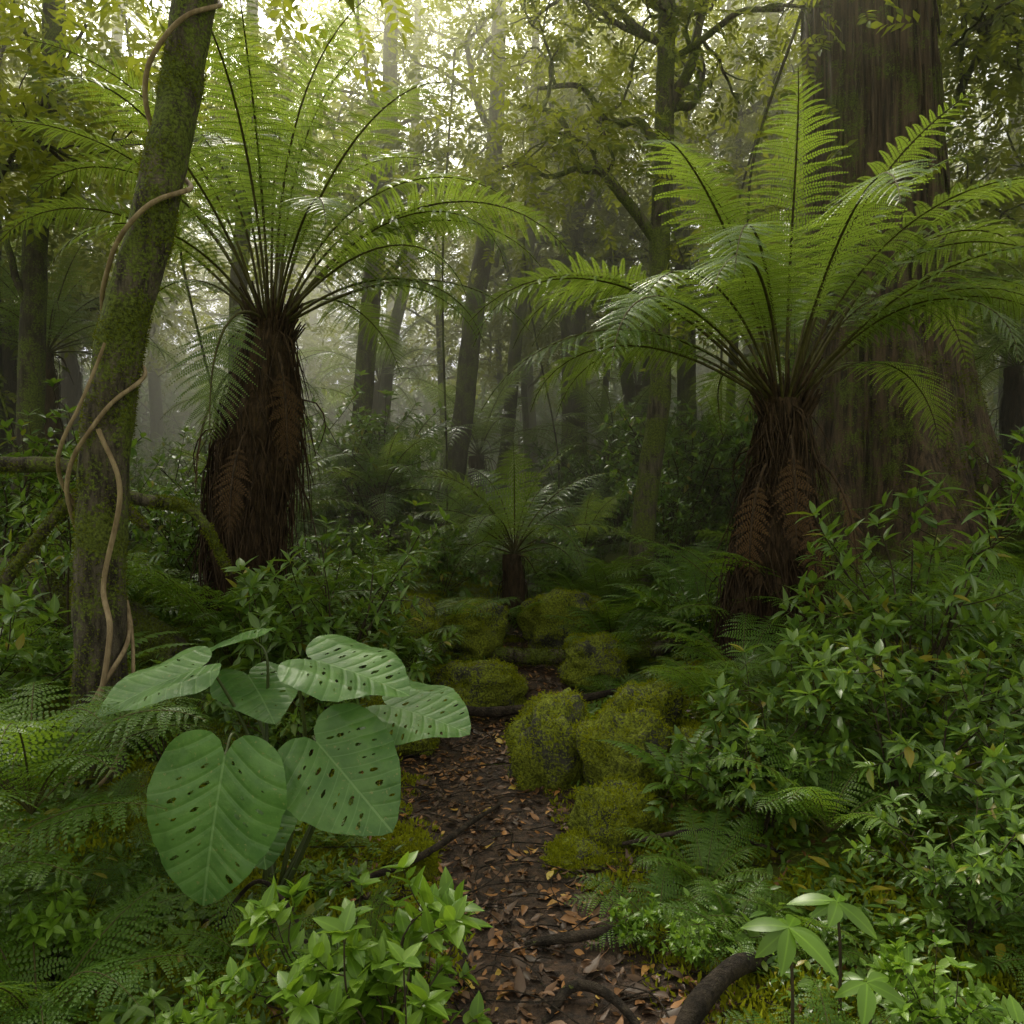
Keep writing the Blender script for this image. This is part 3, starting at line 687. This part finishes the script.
for k in range(500):
    y = rng.uniform(16, 46); x = rng.uniform(-1, 1)*(.8*y+3)
    if any((x-a)**2+(y-b)**2 < (2.9+.02*y)**2 for a, b in pl_): continue
    if abs(x+.06*y+.3) < .085*y and 14 < y < 40: continue     # light gap in the canopy
    if y < 23 and -.49*(y-6)-2.2 < x < -.49*(y-6)+4.5: continue
    pl_.append((x, y)); cnt += 1
    mkobj('rainforest_tree', TREES[cnt % 4], (x, y, float(H(x, y))), rng.uniform(0, 6.28), rng.uniform(.8, 1.15))
    if cnt > 64: break

# ------------------------------------------------------------------ understory masses
def up_frames(n, tilt=.15):
    z = nrm(np.array([0, 0, 1.])+rng.normal(0, tilt, (n, 3))); a = rng.uniform(0, 6.28, n)
    x = np.stack([np.cos(a), np.sin(a), a*0], -1); y = nrm(np.cross(z, x)); x = np.cross(y, z)
    return np.stack([x, y, z], -1)
def region(n, y0, y1, xw, clear, pw=1., keepout=False):
    out = []
    while len(out) < n:
        y = y0+(y1-y0)*rng.random()**pw; x = rng.uniform(-1, 1)*(xw*y+1)
        if abs(x-float(pathc(y))) < (clear if y < 8.5 else 0): continue
        if keepout and 1.6 < x < 5.2 and 4.6 < y < 9.2: continue
        out.append((x, y, float(H(x, y))-.02))
    return np.array(out)
P = region(120, 10, 34, .8, 0); instancer('understory_bushes', 'bush', SH[4], P, up_frames(len(P)), rng.uniform(.6, 1.2, len(P)))
P = region(150, 26, 60, .8, 0); instancer('distant_thicket', 'bush', SH[4], P, up_frames(len(P)), rng.uniform(2.2, 4., len(P)))
P = region(200, 5.6, 26, .75, 1.1); instancer('understory_ferns', 'fern', FERN[0], P, up_frames(len(P)), rng.uniform(.9, 1.8, len(P)))
P = region(80, 4.2, 16, .75, 1.2, 1., True); instancer('understory_shrubs', 'shrub', SH[1], P, up_frames(len(P)), rng.uniform(.5, .9, len(P)))
def herb(k):
    mb = MB(); n = 46
    a = rng.uniform(0, 6.28, n); r = rng.uniform(0, .16, n); p = np.stack([np.cos(a)*r, np.sin(a)*r, rng.uniform(.01, .1, n)], -1)
    D = np.stack([np.cos(a+rng.normal(0, .8, n)), np.sin(a+rng.normal(0, .8, n)), rng.uniform(-.2, .7, n)], -1)
    mb.scatter((LEAFB, LEAF, LEAFN)[k], frames(D, np.array([0, 0, 1.])+rng.normal(0, .3, (n, 3))), p, rng.uniform(.025, .07, n), rng.random(n)*.97)
    return mb.mesh('herb_%d' % k, [M_leaf if k else M_leafb, M_stem])
for k, cnt in ((0, 420), (1, 700), (2, 500)):
    P = region(cnt, 1.7, 11, .75, .62, 1.3); instancer('ground_herbs', 'herb', herb(k), P, up_frames(len(P), .25), rng.uniform(.7, 1.5, len(P)))
P = region(260, 1.8, 8, .7, .6); instancer('small_ferns', 'fern', FERN[2], P, up_frames(len(P), .2), rng.uniform(.3, .8, len(P)))
mb = MB(); n = 220
a = rng.uniform(0, 6.28, n); r = .12*np.sqrt(rng.random(n)); p = np.stack([np.cos(a)*r, np.sin(a)*r, .03*(1-(r/.12)**2)], -1)
D = np.stack([np.cos(a)*r*5, np.sin(a)*r*5, np.full(n, .8)], -1)+rng.normal(0, .35, (n, 3))
mb.scatter(DIA, frames(D, rr3(n)), p, rng.uniform(.012, .03, n), rng.random(n)*.94); ME_moss = mb.mesh('moss_tuft', [M_moss])
P = region(2600, 2., 10, .6, .38, 1.2); instancer('moss_carpet', 'moss_tuft', ME_moss, P, up_frames(len(P), .2), rng.uniform(.6, 1.5, len(P)))

# ------------------------------------------------------------------ boulders, logs, roots
import bmesh
def boulder(name, x, y, z, sx, sy, sz, seed):
    bm = bmesh.new(); bmesh.ops.create_icosphere(bm, subdivisions=5, radius=1)
    off = Vector((seed*3.1, seed*1.7, 0))
    for v in bm.verts:
        c = v.co.copy()
        c = Vector([math.copysign(abs(q)**.65, q) for q in c])
        d = 1+.34*mn.noise(c*1.1+off)+.2*mn.noise(c*2.7+off)+.08*mn.noise(c*7+off)+.03*mn.noise(c*18+off)
        v.co = Vector((c.x*sx*d, c.y*sy*d, c.z*sz*d))
    bm.normal_update()
    co = np.array([v.co[:] for v in bm.verts]); no = np.array([v.normal[:] for v in bm.verts])
    mb = MB(); mb.add(co, np.array([[v.index for v in f.verts] for f in bm.faces]), 0); bm.free()
    ok = np.where((no[:, 2] > -.1))[0]; k = rng.choice(ok, 6500)
    k = k[[mn.noise(Vector(co[q])*5+off)+.5*no[q, 2] > .1 for q in k]]
    p = co[k]+rng.normal(0, .008, (len(k), 3))
    mb.scatter(DIA, frames(no[k]+rng.normal(0, .6, (len(k), 3)), rr3(len(k))), p, rng.uniform(.01, .024, len(k)), rng.random(len(k))*.94, 1)
    me = mb.mesh(name, [M_rock, M_moss]); return mkobj(name, me, (x, y, z), seed*1.3)
for a in [(.24, 4.75, .16, .24, .22, .3, 1), (.64, 4.45, .14, .22, .22, .3, 2), (.5, 3.95, .03, .17, .2, .2, 3), (.84, 5.0, .24, .2, .2, .26, 4), (-.25, 6.4, .15, .35, .25, .22, 5), (.7, 6.9, .3, .3, .25, .2, 6), (.5, 7.9, .5, .35, .3, .3, 7),
          (.35, 3.75, -.03, .24, .14, .06, 8), (-.75, 5.4, .2, .25, .25, .2, 9), (-.45, 3.6, .0, .1, .1, .09, 10), (1.1, 4.35, .15, .25, .22, .24, 11), (-1.1, 7., .5, .5, .4, .35, 12), (2.6, 5.2, .45, .4, .3, .25, 13), (-.5, 7.4, .45, .4, .35, .3, 14)]:
    boulder('mossy_boulder', *a)
def log(name, pts, r, mats, moss=0, **k):
    mb = MB(); C = tube(mb, pts, r, n=60, seg=18, mat=0, amp=.1, freq=3, **k)
    if moss: moss_on(mb, mb.V[0], C, moss, 1, .012, .03, -.1)
    return mb.obj(name, mats)
log('fallen_log', [(-5.5, 6.4, 1.1), (-4, 6.1, .95), (-3.0, 5.8, .8), (-2.2, 5.5, .35)], [.3, .28, .26, .2], [M_bark, M_mossd], 16000)
log('fallen_log', [(-1.2, 7.6, .4), (0, 7.2, .3), (1.1, 7.0, .36), (1.7, 7.3, .5)], [.05, .07, .07, .05], [M_bark, M_mossd], 5000)
log('fallen_branch', [(-4.8, 5.2, 1.95), (-3.2, 5.0, 1.9), (-2.75, 5., 1.88), (-2.4, 5.0, 1.7), (-2.0, 5.0, 1.6), (-1.8, 5.1, 1.2)], [.05, .05, .045, .04, .03, .015], [M_bark, M_mossd], 5000)
log('fallen_branch', [(-3.6, 5.0, .5), (-3.1, 4.9, 1.2), (-2.6, 4.9, 1.75), (-2.2, 4.8, 1.5)], [.04, .035, .02], [M_bark, M_mossd], 3000)
for pts, r in [([(.05, 2.95, .0), (.2, 2.9, .05), (.38, 2.95, .05), (.5, 3.05, .0)], [.012, .02, .018, .01]),
               ([(.1, 2.5, -.01), (.2, 2.6, .05), (.32, 2.56, .04), (.42, 2.45, -.02)], [.012, .018, .016, .01]),
               ([(.45, 2.3, .0), (.58, 2.48, .06), (.75, 2.65, .09), (.95, 2.8, .02)], [.03, .035, .032, .02]),
               ([(.5, 3.6, .1), (.8, 3.5, .2), (1.0, 3.55, .15), (1.2, 3.5, .1)], [.008, .012, .01, .008]),
               ([(-.7, 3.3, .05), (-.4, 3.5, .09), (-.15, 4.1, .04), (0, 4.5, -.02)], [.012, .016, .012, .006]),
               ([(-1.1, 2.9, .05), (-.9, 2.8, .3), (-.75, 2.75, .2), (-.65, 2.7, 0)], [.006, .008, .006]),
               ([(-.6, 6.2, .12), (-.2, 5.9, .12), (.3, 6.0, .15), (.9, 5.9, .3)], [.03, .04, .035, .02])]:
    log('tree_root', pts, r, [M_rootw])
mb = MB(); n = 9000
y = 1.5+8*rng.random(n)**1.4; x = pathc(y)+rng.normal(0, .75, n); z = H(x, y)+rng.uniform(.003, .02, n)
a = rng.uniform(0, 6.28, n); D = np.stack([np.cos(a), np.sin(a), rng.normal(0, .25, n)], -1)
h1 = leaf_T(.45, fold=.25, droop=.22); h2 = leaf_T(.4, fold=-.15, droop=-.2, wave=.03)
sc = rng.uniform(.02, .07, n)*np.where(rng.random(n) < .08, 1.8, 1); rn = np.clip(rng.beta(1.6, 2.0, n), 0, 1); up = np.array([0, 0, 1.])+rng.normal(0, .3, (n, 3)); R = frames(D, up); P = np.stack([x, y, z], -1)
mb.scatter(h1, R[:n//2], P[:n//2], sc[:n//2], rn[:n//2]); mb.scatter(h2, R[n//2:], P[n//2:], sc[n//2:], rn[n//2:])
for k in range(260):
    yy = rng.uniform(2, 7); xx = float(pathc(yy))+rng.normal(0, .6); a = rng.uniform(0, 6.28); l = rng.uniform(.05, .25); zz = float(H(xx, yy))+.012
    tube(mb, [(xx, yy, zz), (xx+math.cos(a)*l, yy+math.sin(a)*l, zz+.02), (xx+math.cos(a+.3)*l*2, yy+math.sin(a+.3)*l*2, zz)], [.004, .002], n=6, seg=4, mat=1)
mb.obj('leaf_litter', [M_lit, M_rootw])

# ------------------------------------------------------------------ mist
m, nt, nd, lk = newmat('mist')
v = nd.new('ShaderNodeVolumeScatter'); v.inputs['Color'].default_value = (1, 1, .74, 1); v.inputs['Density'].default_value = .032; v.inputs['Anisotropy'].default_value = .65
o = nd.new('ShaderNodeOutputMaterial'); lk.new(v.outputs[0], o.inputs['Volume'])
mb = MB()
x0, x1, y0, y1, z0, z1 = -60, 60, 7.2, 60, -2, 14
mb.add([(x0, y0, z0), (x1, y0, z0), (x1, y1, z0), (x0, y1, z0), (x0, y0, z1), (x1, y0, z1), (x1, y1, z1), (x0, y1, z1)],
       [(0, 3, 2, 1), (4, 5, 6, 7), (0, 1, 5, 4), (1, 2, 6, 5), (2, 3, 7, 6), (3, 0, 4, 7)])
mb.obj('mist', [m], smooth_shade=False)

# ------------------------------------------------------------------ light, sky, camera
el, az = D2(50), D2(-24)
sd = Vector((math.sin(az)*math.cos(el), math.cos(az)*math.cos(el), math.sin(el)))
sun = bpy.data.lights.new('sun', 'SUN'); sun.energy = 5; sun.angle = D2(5); sun.color = (1, .93, .72)
so = bpy.data.objects.new('sun', sun); COL.objects.link(so); so.rotation_euler = sd.to_track_quat('Z', 'Y').to_euler(); so.location = sd*40
w = bpy.data.worlds.new('World'); scene.world = w; w.use_nodes = True
nt = w.node_tree; bg = nt.nodes['Background']
sk = nt.nodes.new('ShaderNodeTexSky'); sk.sky_type = 'NISHITA'; sk.sun_disc = False; sk.sun_elevation = el; sk.sun_rotation = az
sk.dust_density = 4; sk.air_density = 1.2; sk.ozone_density = 1
hs = nt.nodes.new('ShaderNodeHueSaturation'); hs.inputs['Saturation'].default_value = .08; hs.inputs['Value'].default_value = 2.1
nt.links.new(sk.outputs[0], hs.inputs['Color'])
tint = mixc(nt, 1., hs.outputs[0], (1.0, .985, .80), 'MULTIPLY')
nt.links.new(tint, bg.inputs[0]); bg.inputs[1].default_value = .15
cam = bpy.data.cameras.new('camera'); cam.lens = 28; cam.sensor_width = 36; cam.clip_end = 1000; cam.clip_start = .05
co = bpy.data.objects.new('camera', cam); COL.objects.link(co); co.location = (0, 0, 1.6); co.rotation_euler = (D2(90), 0, 0)
scene.camera = co
scene.view_settings.view_transform = 'Standard'; scene.view_settings.look = 'None'; scene.view_settings.exposure = 0
